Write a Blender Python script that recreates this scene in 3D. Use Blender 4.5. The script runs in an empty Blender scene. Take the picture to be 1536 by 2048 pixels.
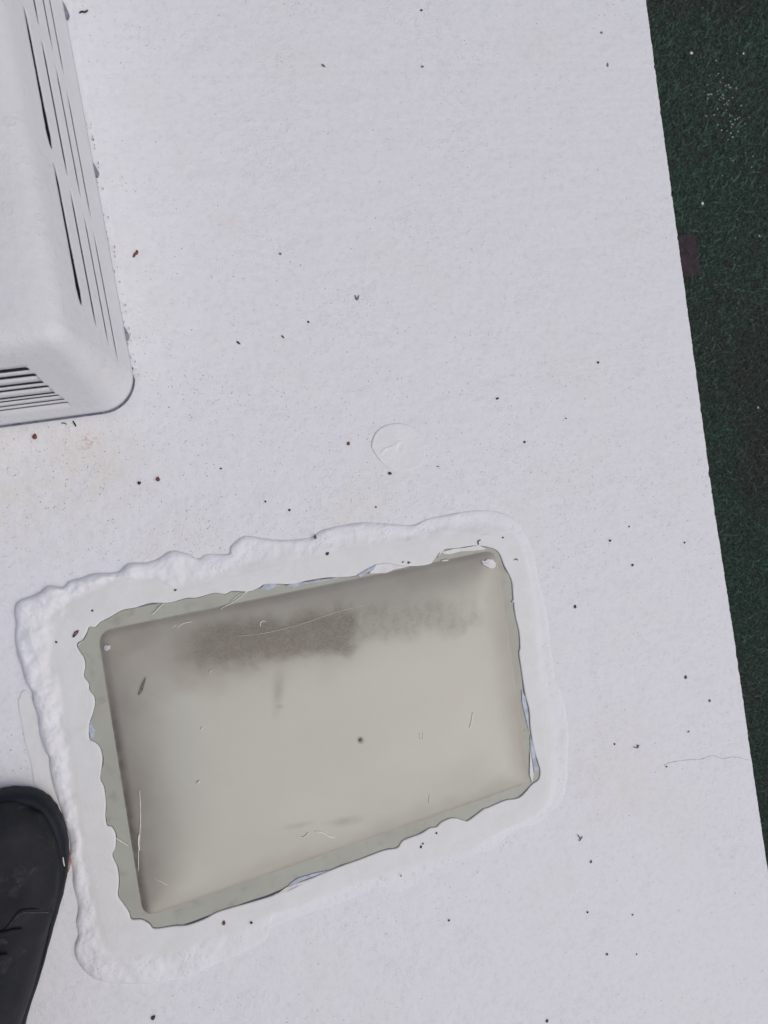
import bpy, bmesh, math, random
import numpy as np
from mathutils import Vector, noise
random.seed(7); rng = np.random.default_rng(11)
S = bpy.context.scene
COL = S.collection

# ------------------------------------------------------------------ camera
F, H = 1463.0, 0.80            # focal length in photo pixels, camera height above the roof (m)
def unit(v): v = np.array(v, float); return v/np.linalg.norm(v)
def ray(p): return np.array([p[0]-768, p[1]-1024, F], float)
_n = unit(ray((350, 1000)))    # straight down, as seen in the picture
_m = np.cross(ray((1294, 0)), ray((1474, 1300)))
_Y = unit(np.cross(_m, _n)); _Y = -_Y if _Y[1] > 0 else _Y
_Z = -_n; _X = np.cross(_Y, _Z)
Wm = np.array([_X, _Y, _Z])
def P(p, z=0.0):
    """point of the photograph -> place on the horizontal plane at height z"""
    d = Wm @ ray(p); t = (H-z)/(-d[2]); return np.array([d[0]*t, d[1]*t, z])
def proj(w):
    c = (np.array(w, float)-np.array([0, 0, H])) @ Wm
    return np.stack([768+F*c[..., 0]/c[..., 2], 1024+F*c[..., 1]/c[..., 2]], -1)

cam = bpy.data.cameras.new('camera'); camo = bpy.data.objects.new('camera', cam); COL.objects.link(camo)
from mathutils import Matrix
R = Matrix([list(Wm[:, 0]), list(-Wm[:, 1]), list(-Wm[:, 2])]).transposed()
camo.matrix_world = Matrix.Translation((0, 0, H)) @ R.to_4x4()
cam.sensor_fit = 'VERTICAL'; cam.sensor_height = 24; cam.lens = 24*F/2048
cam.clip_start = 0.02; cam.clip_end = 2000
cam.dof.use_dof = True; cam.dof.focus_distance = 0.86; cam.dof.aperture_fstop = 7.5
S.camera = camo

# ------------------------------------------------------------------ light: bright overcast day
SUN_EL, SUN_AZ = 62, -38       # soft light from the right and slightly below in the picture
w = bpy.data.worlds.new('World'); S.world = w; w.use_nodes = True
nt = w.node_tree; nt.nodes.clear()
sky = nt.nodes.new('ShaderNodeTexSky'); sky.sky_type = 'NISHITA'; sky.sun_disc = False
sky.sun_elevation = math.radians(SUN_EL); sky.sun_rotation = math.radians(90-SUN_AZ)
sky.air_density = 1.0; sky.dust_density = 4.0; sky.ozone_density = 1.0
bg = nt.nodes.new('ShaderNodeBackground'); bg.inputs[1].default_value = 0.08
wo = nt.nodes.new('ShaderNodeOutputWorld')
nt.links.new(sky.outputs[0], bg.inputs[0]); nt.links.new(bg.outputs[0], wo.inputs[0])
sl = bpy.data.lights.new('sun', 'SUN'); sl.energy = 1.5; sl.angle = math.radians(75); sl.color = (1.0, 0.965, 0.93)
so = bpy.data.objects.new('sun', sl); COL.objects.link(so)
sd = Vector((math.cos(math.radians(SUN_EL))*math.cos(math.radians(SUN_AZ)), math.cos(math.radians(SUN_EL))*math.sin(math.radians(SUN_AZ)), math.sin(math.radians(SUN_EL))))
so.rotation_euler = sd.to_track_quat('Z', 'Y').to_euler()
S.view_settings.view_transform = 'Standard'; S.view_settings.look = 'None'
S.view_settings.exposure = -0.20; S.view_settings.gamma = 1.0; S.view_settings.use_curve_mapping = False
S.render.engine = 'CYCLES'

# ------------------------------------------------------------------ material helpers
class N:
    def __init__(s, name):
        s.m = bpy.data.materials.new(name); s.m.use_nodes = True; s.t = s.m.node_tree
        s.b = s.t.nodes['Principled BSDF']; s.tc = s.t.nodes.new('ShaderNodeTexCoord')
    def n(s, typ, **kw):
        o = s.t.nodes.new(typ)
        for k, v in kw.items(): setattr(o, k, v)
        return o
    def l(s, a, b): s.t.links.new(a, b)
    def noise(s, scale, detail=3, rough=.55, dist=0, vec=None):
        o = s.n('ShaderNodeTexNoise'); o.inputs['Scale'].default_value = scale
        o.inputs['Detail'].default_value = detail; o.inputs['Roughness'].default_value = rough
        o.inputs['Distortion'].default_value = dist
        s.l(vec if vec is not None else s.tc.outputs['Object'], o.inputs['Vector']); return o.outputs['Fac']
    def voro(s, scale, feature='F1', rnd=1, vec=None):
        o = s.n('ShaderNodeTexVoronoi', feature=feature); o.inputs['Scale'].default_value = scale
        o.inputs['Randomness'].default_value = rnd
        s.l(vec if vec is not None else s.tc.outputs['Object'], o.inputs['Vector']); return o
    def ramp(s, fac, a, b, lo=0., hi=1.):
        o = s.n('ShaderNodeMapRange'); o.interpolation_type = 'SMOOTHSTEP'
        s.l(fac, o.inputs[0]); o.inputs[1].default_value = a; o.inputs[2].default_value = b
        o.inputs[3].default_value = lo; o.inputs[4].default_value = hi; return o.outputs[0]
    def math(s, op, a, b=None, c=None):
        o = s.n('ShaderNodeMath', operation=op)
        for i, v in enumerate((a, b, c)):
            if v is None: continue
            if isinstance(v, (int, float)): o.inputs[i].default_value = v
            else: s.l(v, o.inputs[i])
        return o.outputs[0]
    def mix(s, fac, a, b):
        o = s.n('ShaderNodeMix', data_type='RGBA')
        if isinstance(fac, (int, float)): o.inputs[0].default_value = fac
        else: s.l(fac, o.inputs[0])
        for i, v in ((6, a), (7, b)):
            if isinstance(v, tuple): o.inputs[i].default_value = (*v, 1)
            else: s.l(v, o.inputs[i])
        return o.outputs[2]
    def attr(s, name):
        o = s.n('ShaderNodeAttribute', attribute_name=name); return o.outputs['Fac']
    def bump(s, height, dist=.001, strength=1.0, prev=None):
        o = s.n('ShaderNodeBump'); o.inputs['Strength'].default_value = strength
        o.inputs['Distance'].default_value = dist; s.l(height, o.inputs['Height'])
        if prev is not None: s.l(prev, o.inputs['Normal'])
        return o.outputs['Normal']
    def done(s, col=None, rough=.5, normal=None, **kw):
        if col is not None:
            if isinstance(col, tuple): s.b.inputs['Base Color'].default_value = (*col, 1)
            else: s.l(col, s.b.inputs['Base Color'])
        if isinstance(rough, (int, float)): s.b.inputs['Roughness'].default_value = rough
        else: s.l(rough, s.b.inputs['Roughness'])
        if normal is not None: s.l(normal, s.b.inputs['Normal'])
        for k, v in kw.items(): s.b.inputs[k].default_value = v
        return s.m

def coated_white(name, base, warm=.5, rings=1.0, dots=1.0, grain=1.0, rough=.55):
    """elastomeric roof paint: orange peel, dried bubble rings, faint stains, specks"""
    k = N(name)
    c = k.mix(k.math('MULTIPLY', k.ramp(k.noise(7, 4), .48, .72), .55*warm), base, (base[0]*.97, base[1]*.955, base[2]*.87))
    c = k.mix(k.math('MULTIPLY', k.ramp(k.noise(38, 4), .5, .8), .30), c, (base[0]*.86, base[1]*.86, base[2]*.87))
    # dried bubbles: soft rings and paler pools
    nn = k.n('ShaderNodeTexNoise'); nn.inputs['Scale'].default_value = 55; nn.inputs['Detail'].default_value = 3; k.l(k.tc.outputs['Object'], nn.inputs['Vector'])
    va = k.n('ShaderNodeVectorMath', operation='MULTIPLY_ADD'); k.l(nn.outputs['Color'], va.inputs[0]); va.inputs[1].default_value = (.018, .018, .018); k.l(k.tc.outputs['Object'], va.inputs[2])
    v = k.voro(110, vec=va.outputs[0]); v2 = k.voro(60, vec=va.outputs[0])
    c = k.mix(k.math('MULTIPLY', k.ramp(k.noise(130, 5, .7), .48, .68), .26*dots+.09), c, (base[0]*.80, base[1]*.80, base[2]*.81))
    ring = k.math('SUBTRACT', k.ramp(v.outputs['Distance'], .22, .30), k.ramp(v.outputs['Distance'], .30, .42))
    area = k.ramp(k.noise(9, 3), .44, .62)
    ringm = k.math('MULTIPLY', ring, area)
    ring2 = k.math('SUBTRACT', k.ramp(v2.outputs['Distance'], .26, .31), k.ramp(v2.outputs['Distance'], .31, .40))
    ringm = k.math('ADD', ringm, k.math('MULTIPLY', ring2, k.ramp(k.noise(6, 2), .55, .66)))
    c = k.mix(k.math('MULTIPLY', ringm, .16*rings), c, (base[0]*.86, base[1]*.865, base[2]*.9))
    pool = k.ramp(v2.outputs['Distance'], .30, .22)
    c = k.mix(k.math('MULTIPLY', k.math('MULTIPLY', pool, k.ramp(k.noise(11, 2), .5, .6)), .22*rings), c, (base[0]*.9, base[1]*.91, base[2]*.94))
    # fine soot dots
    d1 = k.voro(380); d2 = k.voro(800)
    dens = k.ramp(k.noise(5.5, 4), .44, .66)
    dm = k.math('MULTIPLY', k.ramp(d1.outputs['Distance'], .20, .08), k.ramp(k.noise(60, 2), .52, .66))
    dm2 = k.math('MULTIPLY', k.ramp(d2.outputs['Distance'], .34, .12), k.ramp(k.noise(33, 3), .5, .62))
    c = k.mix(k.math('MULTIPLY', k.math('MULTIPLY', dm, dens), .60*dots), c, (.22, .20, .19))
    c = k.mix(k.math('MULTIPLY', k.math('MULTIPLY', dm2, dens), .28*dots), c, (.30, .28, .27))
    g = k.math('ADD', k.noise(700, 3), k.math('MULTIPLY', k.noise(190, 3), .8))
    nrm = k.bump(g, .00028*grain, .5)
    nrm = k.bump(ringm, .0003, .6*rings, nrm)
    nrm = k.bump(k.noise(28, 3), .0035, .45, nrm)
    nrm = k.bump(k.noise(95, 3, .5), .0011, .5, nrm)
    return k, c, nrm, rough

# roof coating, with one rusty blotch and one hairline seam stain that belong to the roof
k, c, nrm, rg = coated_white('roof_coating', (.765, .77, .81))
def spot(k, xy, rad, soft=1.0):
    o = k.n('ShaderNodeVectorMath', operation='DISTANCE'); k.l(k.tc.outputs['Object'], o.inputs[0])
    o.inputs[1].default_value = (xy[0], xy[1], 0); return k.ramp(o.outputs['Value'], rad*soft, 0)
q = P((175, 883))
f = k.math('MULTIPLY', spot(k, q, .016), k.ramp(k.noise(260, 4, .6, .5), .47, .62))
c = k.mix(k.math('MULTIPLY', f, .8), c, (.50, .27, .18))
c = k.mix(k.math('MULTIPLY', spot(k, P((180, 900)), .06), .22), c, (.66, .60, .50))
for pp, rr, aa in (((700, 1040), .05, .28), ((380, 330), .03, .2), ((460, 440), .035, .2), ((560, 275), .008, .5), ((330, 1100), .05, .2), ((1160, 740), .1, .12), ((1230, 1540), .12, .25), ((60, 960), .12, .30), ((250, 930), .07, .22), ((560, 690), .03, .15)):
    c = k.mix(k.math('MULTIPLY', k.math('MULTIPLY', spot(k, P(pp), rr), k.ramp(k.noise(45, 3), .35, .6)), aa), c, (.70, .66, .56))
M_roof = k.done(c, rg, nrm)
k, c, nrm, rg = coated_white('vent_paint', (.715, .72, .75), rings=1.1, dots=.12, rough=.5, warm=.3)
M_vent = k.done(c, rg, nrm)
def sealant_mat():
    k = N('lap_sealant')
    tex = k.attr('texture')
    c = k.mix(k.ramp(k.noise(14, 3), .4, .7), (.805, .81, .85), (.78, .78, .81))
    c = k.mix(k.math('SUBTRACT', 1.0, tex), c, k.mix(k.ramp(k.noise(30, 4, .6, .8), .35, .7), (.765, .77, .775), (.725, .73, .725)))
    v = k.voro(210); v2 = k.voro(110)
    pock = k.ramp(v.outputs['Distance'], .42, .12); pock2 = k.ramp(v2.outputs['Distance'], .40, .25)
    pm = k.math('ADD', k.math('MULTIPLY', pock, k.ramp(k.noise(35, 2), .46, .6)), k.math('MULTIPLY', pock2, k.ramp(k.noise(18, 2), .5, .6)))
    pm = k.math('MULTIPLY', pm, tex)
    c = k.mix(k.math('MULTIPLY', pm, .22), c, (.68, .685, .73))
    c = k.mix(k.math('MULTIPLY', k.ramp(k.noise(55, 4), .60, .75), .12), c, (.70, .66, .58))
    nrm = k.bump(k.math('MULTIPLY', k.noise(190, 3, .5), tex), .0010, .38)
    nrm = k.bump(k.math('MULTIPLY', pm, -1.0), .0005, .5, nrm)
    nrm = k.bump(k.noise(600, 2), .0002, .35, nrm)
    nrm = k.bump(k.noise(42, 4, .6, 1.2), .0016, .35, nrm)
    return k.done(c, .5, nrm)
M_seal = sealant_mat()
def plain(name, col, rough=.6, var=.25, scale=120, bumpd=.0004, dark=.6, **kw):
    k = N(name)
    c = k.mix(k.math('MULTIPLY', k.ramp(k.noise(scale, 4), .35, .7), var/.25), col, tuple(x*dark for x in col))
    return k.done(c, rough, k.bump(k.noise(scale*5, 3), bumpd, .6), **kw)
# aged acrylic of the skylight: dirt and edge shade held in two painted masks of the mesh
k = N('aged_acrylic')
st, gr, ed = k.attr('smudge'), k.attr('grime_shade'), k.attr('crease_dirt_shade')
c = k.mix(k.ramp(k.noise(9, 3), .35, .7), (.575, .565, .495), (.55, .54, .465))
gm = k.math('MULTIPLY', gr, k.ramp(k.noise(22, 4, .6), .15, .75, .6, 1.0))
c = k.mix(gm, c, (.41, .366, .315))
sm = k.math('MULTIPLY', st, k.math('ADD', k.ramp(k.noise(75, 6, .72), .25, .75, .70, 1.0), k.math('MULTIPLY', k.ramp(k.noise(420, 5, .75), .45, .65), .35)))
o = k.n('ShaderNodeClamp'); k.l(sm, o.inputs[0]); sm = o.outputs[0]
c = k.mix(sm, c, (.26, .235, .185))
c = k.mix(k.math('MULTIPLY', ed, k.ramp(k.noise(90, 4), .2, .7, .4, 1.0)), c, (.11, .085, .065))
mp = k.n('ShaderNodeMapping'); mp.inputs['Scale'].default_value = (30, 900, 30); mp.inputs['Rotation'].default_value = (0, 0, .35)
k.l(k.tc.outputs['Object'], mp.inputs[0])
scr = k.math('MULTIPLY', k.ramp(k.noise(1, 4, .6, 0, mp.outputs[0]), .66, .74), k.ramp(k.noise(12, 2), .55, .7))
c = k.mix(k.math('MULTIPLY', scr, .25), c, (.60, .60, .55))
c = k.mix(k.math('MULTIPLY', k.ramp(k.noise(900, 2), .55, .75), .12), c, (.30, .29, .26))
M_acr = k.done(c, k.ramp(sm, 0, 1, .36, .7), k.bump(k.noise(500, 3), .0001, .3), **{'Specular IOR Level': .45})
k = N('flange_plastic')
c = k.mix(k.ramp(k.noise(16, 4), .35, .68), (.40, .415, .362), (.365, .365, .315))
c = k.mix(k.math('MULTIPLY', k.ramp(k.noise(60, 4), .52, .72), .5), c, (.27, .255, .215))
M_fl = k.done(c, .4, k.bump(k.noise(400, 3), .0002, .4))
M_grime_shade = plain('grime_shade', (.17, .165, .165), .8)  # serves real dirt and the painted gap shade by the sealant
M_film = plain('old_film', (.50, .56, .68), .4, .2)
M_flake = plain('paint_flake', (.78, .78, .80), .5, .15, dark=.85)
M_cream = plain('paint_strip_cream', (.72, .68, .66), .5, .2, dark=.85)
M_curl = plain('pale_fibre', (.80, .79, .70), .5, .1, dark=.85)
M_slot = plain('vent_inside_shade', (.06, .064, .085), .7)
M_gask_shade = plain('gasket_shade', (.18, .20, .27), .6, .3)
M_gap_shade = plain('gap_shade_grey', (.27, .28, .34), .6, .3)
M_seed = plain('seed_redbrown', (.21, .055, .045), .45, .3, 900, .0003)
M_seedd = plain('seed_dark', (.075, .032, .034), .5, .3, 900, .0003)
M_tan = plain('seed_tan', (.34, .23, .16), .6, .3, 900, .0003)
M_black = plain('black_grit', (.02, .02, .022), .7, .2, 900, .0002)
M_grey = plain('grey_bit', (.24, .22, .215), .7, .3, 900, .0002)
M_spk = plain('dust', (.33, .30, .28), .8, .3, 900, .0001)
k = N('shoe_leather')
c = k.mix(k.ramp(k.noise(30, 5, .65), .35, .7), (.016, .018, .025), (.028, .027, .030))
c = k.mix(k.math('MULTIPLY', k.ramp(k.noise(48, 4, .6, .6), .58, .75), .65), c, (.075, .073, .080))
M_shoe = k.done(c, .75, k.bump(k.noise(900, 4), .0003, .6, k.bump(k.noise(40, 3), .002, .4)), **{'Specular IOR Level': .25})
M_sole = plain('shoe_rubber', (.010, .013, .022), .65, .4, 60, **{'Specular IOR Level': .3})
M_lace = plain('lace', (.010, .010, .014), .8)
M_denim = plain('denim', (.030, .040, .085), .9, .3, 400, .0006)
M_sock = plain('red_trim', (.45, .28, .27), .8)
M_wall = plain('wall_paint', (.70, .70, .68), .4, .1, 12, dark=.9)
M_pav = plain('paver_clay', (.042, .027, .034), .9, .35, 30, .002)
M_pet = plain('petal', (.80, .82, .80), .6, .1)
# ground below
k = N('soil_grass')
c = k.mix(k.ramp(k.noise(1.3, 4), .4, .62), (.02, .035, .028), (.032, .028, .030))
c = k.mix(k.ramp(k.noise(60, 4), .4, .65), c, (.018, .024, .018))
M_soil = k.done(c, .95, k.bump(k.noise(70, 4), .02, .7))
k = N('grass_blades')
rnd = k.attr('tone')
c = k.mix(rnd, (.030, .080, .058), (.11, .225, .165))
c = k.mix(k.ramp(k.noise(1.1, 3), .50, .70), c, k.mix(rnd, (.042, .050, .046), (.12, .135, .11)))
c = k.mix(k.ramp(k.noise(.8, 2, .5, 0), .30, .20), c, k.mix(rnd, (.030, .075, .030), (.07, .16, .07)))
c = k.mix(k.ramp(rnd, .985, 1.0), c, (.22, .32, .20))
M_grass = k.done(c, .7)

# ------------------------------------------------------------------ object helpers
def tag(o, label=None, cat=None, group=None, kind=None):
    for a, b in (('label', label), ('category', cat), ('group', group), ('kind', kind)):
        if b: o[a] = b
    return o
def mesh(name, verts, faces, mat, parent=None, smooth=True):
    me = bpy.data.meshes.new(name); me.from_pydata([tuple(map(float, v)) for v in verts], [], faces); me.update()
    if smooth: me.polygons.foreach_set('use_smooth', [True]*len(me.polygons))
    o = bpy.data.objects.new(name, me); COL.objects.link(o); me.materials.append(mat)
    if parent: o.parent = parent
    return o
def empty(name, loc=(0, 0, 0)):
    o = bpy.data.objects.new(name, None); COL.objects.link(o); o.location = loc; o.empty_display_size = .02; return o
def child(o, parent):
    o.parent = parent; o.matrix_parent_inverse = Matrix.Translation(-Vector(parent.location)); return o
def box(name, a, b, mat, parent=None, bev=0):
    bm = bmesh.new(); bmesh.ops.create_cube(bm, size=1)
    for v in bm.verts:
        v.co = Vector([(a[i]+b[i])/2 + v.co[i]*(b[i]-a[i]) for i in range(3)])
    if bev: bmesh.ops.bevel(bm, geom=bm.edges[:], offset=bev, segments=2, affect='EDGES')
    me = bpy.data.meshes.new(name); bm.to_mesh(me); bm.free(); me.materials.append(mat)
    o = bpy.data.objects.new(name, me); COL.objects.link(o)
    if parent: o.parent = parent
    return o
def catmull(pts, sub=6, closed=True):
    pts = [np.array(p, float) for p in pts]; n = len(pts); out = []
    rngi = range(n) if closed else range(n-1)
    for i in rngi:
        if closed: p0, p1, p2, p3 = pts[i-1], pts[i], pts[(i+1) % n], pts[(i+2) % n]
        else: p0, p1, p2, p3 = pts[max(i-1, 0)], pts[i], pts[i+1], pts[min(i+2, n-1)]
        for j in range(sub):
            t = j/sub
            out.append(.5*((2*p1)+(-p0+p2)*t+(2*p0-5*p1+4*p2-p3)*t*t+(-p0+3*p1-3*p2+p3)*t**3))
    if not closed: out.append(pts[-1])
    return out
def tube(name, pts, r, mat, parent=None, seg=6, flat=1.0, sub=5):
    """tapered thin strand through points"""
    c = catmull(pts, sub, False); n = len(c); V = []; Fc = []
    for i, p in enumerate(c):
        d = unit(c[min(i+1, n-1)]-c[max(i-1, 0)]); u = np.cross(d, [0, 0, 1.0])
        u = unit(u) if np.linalg.norm(u) > 1e-6 else np.array([1., 0, 0]); v = np.cross(u, d)
        rr = r*(.35+.65*math.sin(math.pi*min(1, max(0, (i+.6)/(n+.2))))**.5)
        for j in range(seg):
            a = 2*math.pi*j/seg; V.append(p+u*math.cos(a)*rr+v*math.sin(a)*rr*flat)
    for i in range(n-1):
        for j in range(seg):
            a, b = i*seg+j, i*seg+(j+1) % seg; Fc.append((a, b, b+seg, a+seg))
    Fc.append(tuple(range(seg))[::-1]); Fc.append(tuple(range((n-1)*seg, n*seg)))
    return mesh(name, V, Fc, mat, parent)
def slab(name, outline, z0, z1, mat, parent=None, ragged=0, inset=.0):
    """thin flat piece with thickness: outline = list of xy"""
    o2 = [np.array(p[:2], float)+(rng.normal(0, ragged, 2) if ragged else 0) for p in outline]
    bm = bmesh.new()
    lo = [bm.verts.new((p[0], p[1], z0)) for p in o2]; hi = [bm.verts.new((p[0], p[1], z1)) for p in o2]
    n = len(o2)
    ar = sum(o2[i][0]*o2[(i+1) % n][1]-o2[(i+1) % n][0]*o2[i][1] for i in range(n))
    bm.faces.new(hi if ar > 0 else hi[::-1]); bm.faces.new(lo[::-1] if ar > 0 else lo)
    for i in range(n):
        j = (i+1) % n; f = (lo[i], lo[j], hi[j], hi[i]); bm.faces.new(f if ar > 0 else f[::-1])
    bmesh.ops.triangulate(bm, faces=[f for f in bm.faces if len(f.verts) > 4])
    me = bpy.data.meshes.new(name); bm.to_mesh(me); bm.free(); me.materials.append(mat)
    o = bpy.data.objects.new(name, me); COL.objects.link(o)
    if parent: o.parent = parent
    return o
def fbm(x, y, s, o=3, z=0.): return noise.fractal(Vector((x*s, y*s, z)), 1.0, 2.0, o)
def sstep(a, b, x): t = np.clip((x-a)/(b-a), 0, 1); return t*t*(3-2*t)

# ------------------------------------------------------------------ ground, far below the roof
GZ = -2.6
g = mesh('ground', [(-400, -400, GZ), (400, -400, GZ), (400, 400, GZ), (-400, 400, GZ)], [(0, 1, 2, 3)], M_soil, smooth=False)
tag(g, 'dark green grassy ground far below the roof edge', kind='structure')

# ------------------------------------------------------------------ roof of the camper
edge_px = [(1294, 0), (1327, 250), (1361, 500), (1395.5, 756), (1428, 1000), (1474, 1300), (1505, 1520), (1536, 1730)]
ew = [P(p) for p in edge_px]; ey = np.array([q[1] for q in ew])[::-1]; ex = np.array([q[0] for q in ew])[::-1]
XL, Y0, Y1 = -1.75, -3.2, 2.9
def edge_x(y):
    base = np.interp(y, ey, ex)
    j = .0007*fbm(y, 3.1, 60, 3)+.0005*fbm(y, 9.7, 260, 2)
    n = noise.noise(Vector((y*90, 5.5, 0)));  j -= .0022*max(0, n-.42)*2
    return base+j
ys = np.concatenate([np.linspace(Y0, -.95, 40)[:-1], np.linspace(-.95, .75, 1500), np.linspace(.75, Y1, 40)[1:]])
V = []; Fc = []
for y in ys:
    x = edge_x(y)
    row = [(XL, y, 0), (-.6, y, 0), (x-.004, y, 0), (x-.0012, y, -.0006), (x, y, -.0028), (x+.0004*fbm(y, 2, 200, 2), y, -.012), (x-.001, y, -.030)]
    V += row
nr = 7
for i in range(len(ys)-1):
    for j in range(nr-1):
        a = i*nr+j; Fc.append((a, a+1, a+1+nr, a+nr))
roof = mesh('roof', V, Fc, M_roof, smooth=True)
tag(roof, 'white coated camper roof with dust and dried bubbles in the paint', kind='structure')
wx = .640
for a, b, nm in (((wx-.05, Y0+.02, -2.1), (wx, Y1-.02, -.03), 'side_wall'), ((XL, Y0+.02, -2.1), (XL+.05, Y1-.02, -.001), 'side_wall'),
                 ((XL+.052, Y0, -2.1), (wx-.052, Y0+.05, -.001), 'end_wall'), ((XL+.052, Y1-.05, -2.1), (wx-.052, Y1, -.001), 'end_wall')):
    box(nm, a, b, M_wall, roof)
box('edge_trim', (wx+.001, Y0+.02, -.075), (wx+.014, Y1-.02, -.032), M_wall, roof, .003)
box('floor_pan', (XL+.06, Y0+.06, -2.15), (wx-.06, Y1-.06, -2.101), M_grime_shade, roof)

# ------------------------------------------------------------------ skylight
DH, DW = .033, .105
corn = [P((195, 1262)), P((990, 1098)), P((1057, 1564)), P((287, 1834))]   # TL TR BR BL of the dome
corn = [q[:2] for q in corn]
cen = sum(corn)/4
sk = empty('skylight', (cen[0], cen[1], 0))
tag(sk, 'rectangular yellowed plastic skylight with brown dirt on its low dome, ringed by white sealant', 'skylight')
def rrect(cs, r, n=14, dens=60):
    """rounded quad outline, clockwise list of xy"""
    out = []
    for i in range(4):
        p, a, b = cs[i], cs[i-1], cs[(i+1) % 4]
        da, db = unit(a-p), unit(b-p); s, e = p+da*r, p+db*r
        for j in range(n+1):
            t = j/n; out.append((1-t)**2*s+2*t*(1-t)*p+t*t*e)
        nx = cs[(i+1) % 4]; e2 = nx+unit(p-nx)*r
        for j in range(1, dens): out.append(e+(e2-e)*j/dens)
    return out
def quad_d(xy):
    ds = []
    for i in range(4):
        p, q = corn[i], corn[(i+1) % 4]; d = unit(q-p); nn = np.array([d[1], -d[0]])
        if np.dot(cen-p, nn) < 0: nn = -nn
        ds.append((xy-p)@nn)
    return ds
fl = []
for i, p in enumerate(corn):
    d = unit(p-cen); fl.append(p+np.array([.017 if d[0] > 0 else -.030, .016 if d[1] > 0 else -.022]))
o = slab('flange', rrect(fl, .012, 8, 10), .0006, .0022, M_fl); child(o, sk)
ol = rrect(corn, .017, 14, 75); n = len(ol); RR = 90; V = []; att = []
for k_ in range(RR):
    t = 1-(k_/(RR-1))**1.15*.97
    for p in ol:
        xy = cen+(p-cen)*t; ds = quad_d(xy); dmin = min(ds)
        d = 1.0/sum(1/max(d_, 1e-5)**2.4 for d_ in ds)**(1/2.4)
        q = (1-t)*np.linalg.norm(p-cen)
        z = .0022+.0013*float(sstep(0, .010, q))+ (DH-.0035)*(1-(1-min(d/DW, 1))**2.1)*min(1, q/.003)
        z += .0004*fbm(xy[0], xy[1], 9, 2)*min(1, q/.01)
        V.append((xy[0], xy[1], z)); att.append([*ds, dmin])
V.append((cen[0], cen[1], V[-1][2])); att.append([.2]*5)
Fc = []
for k_ in range(RR-1):
    for j in range(n):
        a, b = k_*n+j, k_*n+(j+1) % n; Fc.append((a, a+n, b+n, b))
for j in range(n): Fc.append(((RR-1)*n+j, len(V)-1, (RR-1)*n+(j+1) % n))
dome = mesh('dome', V, Fc, M_acr)
# orient outward
bm = bmesh.new(); bm.from_mesh(dome.data); bmesh.ops.recalc_face_normals(bm, faces=bm.faces)
if sum(f.normal.z for f in bm.faces) < 0: bmesh.ops.reverse_faces(bm, faces=bm.faces)
bm.to_mesh(dome.data); bm.free(); child(dome, sk)
Va = np.array(V); A = np.array(att); px = proj(Va); X, Yp = px[:, 0], px[:, 1]
dT, dR, dB, dL = A[:, 0], A[:, 1], A[:, 2], A[:, 3]
nz = np.array([fbm(a, b, 28, 4) for a, b, _ in V]); nz2 = np.array([fbm(a, b, 90, 3, 4.) for a, b, _ in V])
# where the dirt and the painted edge shade lie, mapped on the dome's own surface
yc = 1297-.135*(X-400)
sm = sstep(330, 440, X+40*nz)*(1-sstep(690, 750, X-16*nz2))*(1-sstep(26, 58, np.abs(Yp-yc)+14*nz+6*nz2))
sm = np.maximum(sm*.9, .45*sstep(690, 740, X)*(1-sstep(860, 990, X+60*nz))*(1-sstep(12, 55, np.abs(Yp-(1245-.10*(X-750)))+15*nz))*(.85+.35*np.clip(np.sin(X*.28+nz2*4), 0, 1)))
def blob(x, y, rx, ry, ang=0): 
    c_, s_ = math.cos(ang), math.sin(ang); u = ((X-x)*c_+(Yp-y)*s_)/rx; v = (-(X-x)*s_+(Yp-y)*c_)/ry
    return np.clip(1-np.sqrt(u*u+v*v)+.35*nz, 0, 1)
sm = np.maximum(sm, .55*blob(684, 1643, 55, 14, -.2)); sm = np.maximum(sm, .8*blob(721, 1480, 7, 9)*2)
sm = np.maximum(sm, .55*blob(556, 1385, 16, 55, .1)); sm = np.maximum(sm, .6*blob(558, 1412, 13, 9))
sm = np.maximum(sm, .35*blob(600, 1650, 40, 8, -.2))
grm = .95*(1-sstep(.004, .066, dL+.008*nz))+.85*(1-sstep(.006, .058, dT+.008*nz))*(1-.35*sstep(350, 200, X))
grm = np.maximum(grm, .80*(1-sstep(60, 200, np.abs(Yp-(1290-.15*(X-400)))*1.6+50*nz))*(1-sstep(600, 800, X)))
grm = np.maximum(grm, .62*(1-sstep(.004, .040, dR+.006*nz))); grm = np.maximum(grm, .5*(1-sstep(.004, .034, dB+.008*nz)))  # right and bottom bands paint shade on the rounded edges
grm = np.maximum(grm, .25*blob(950, 1540, 110, 60, -.3))
crd = .50*(1-sstep(.0, .012, dL))*sstep(1270, 1500, Yp)+.18*(1-sstep(.0, .010, dL))+.13*(1-sstep(.001, .011, dT))*(1-sstep(500, 900, X)*.6)+.25*(1-sstep(.0, .006, dB))  # left and top lines are dirt; bottom band paints the bevel's shade
for nm, ar in (('smudge', sm), ('grime_shade', np.clip(grm, 0, 1)), ('crease_dirt_shade', np.clip(crd, 0, 1))):
    a = dome.data.attributes.new(nm, 'FLOAT', 'POINT'); a.data.foreach_set('value', ar.astype(np.float32))

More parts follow.
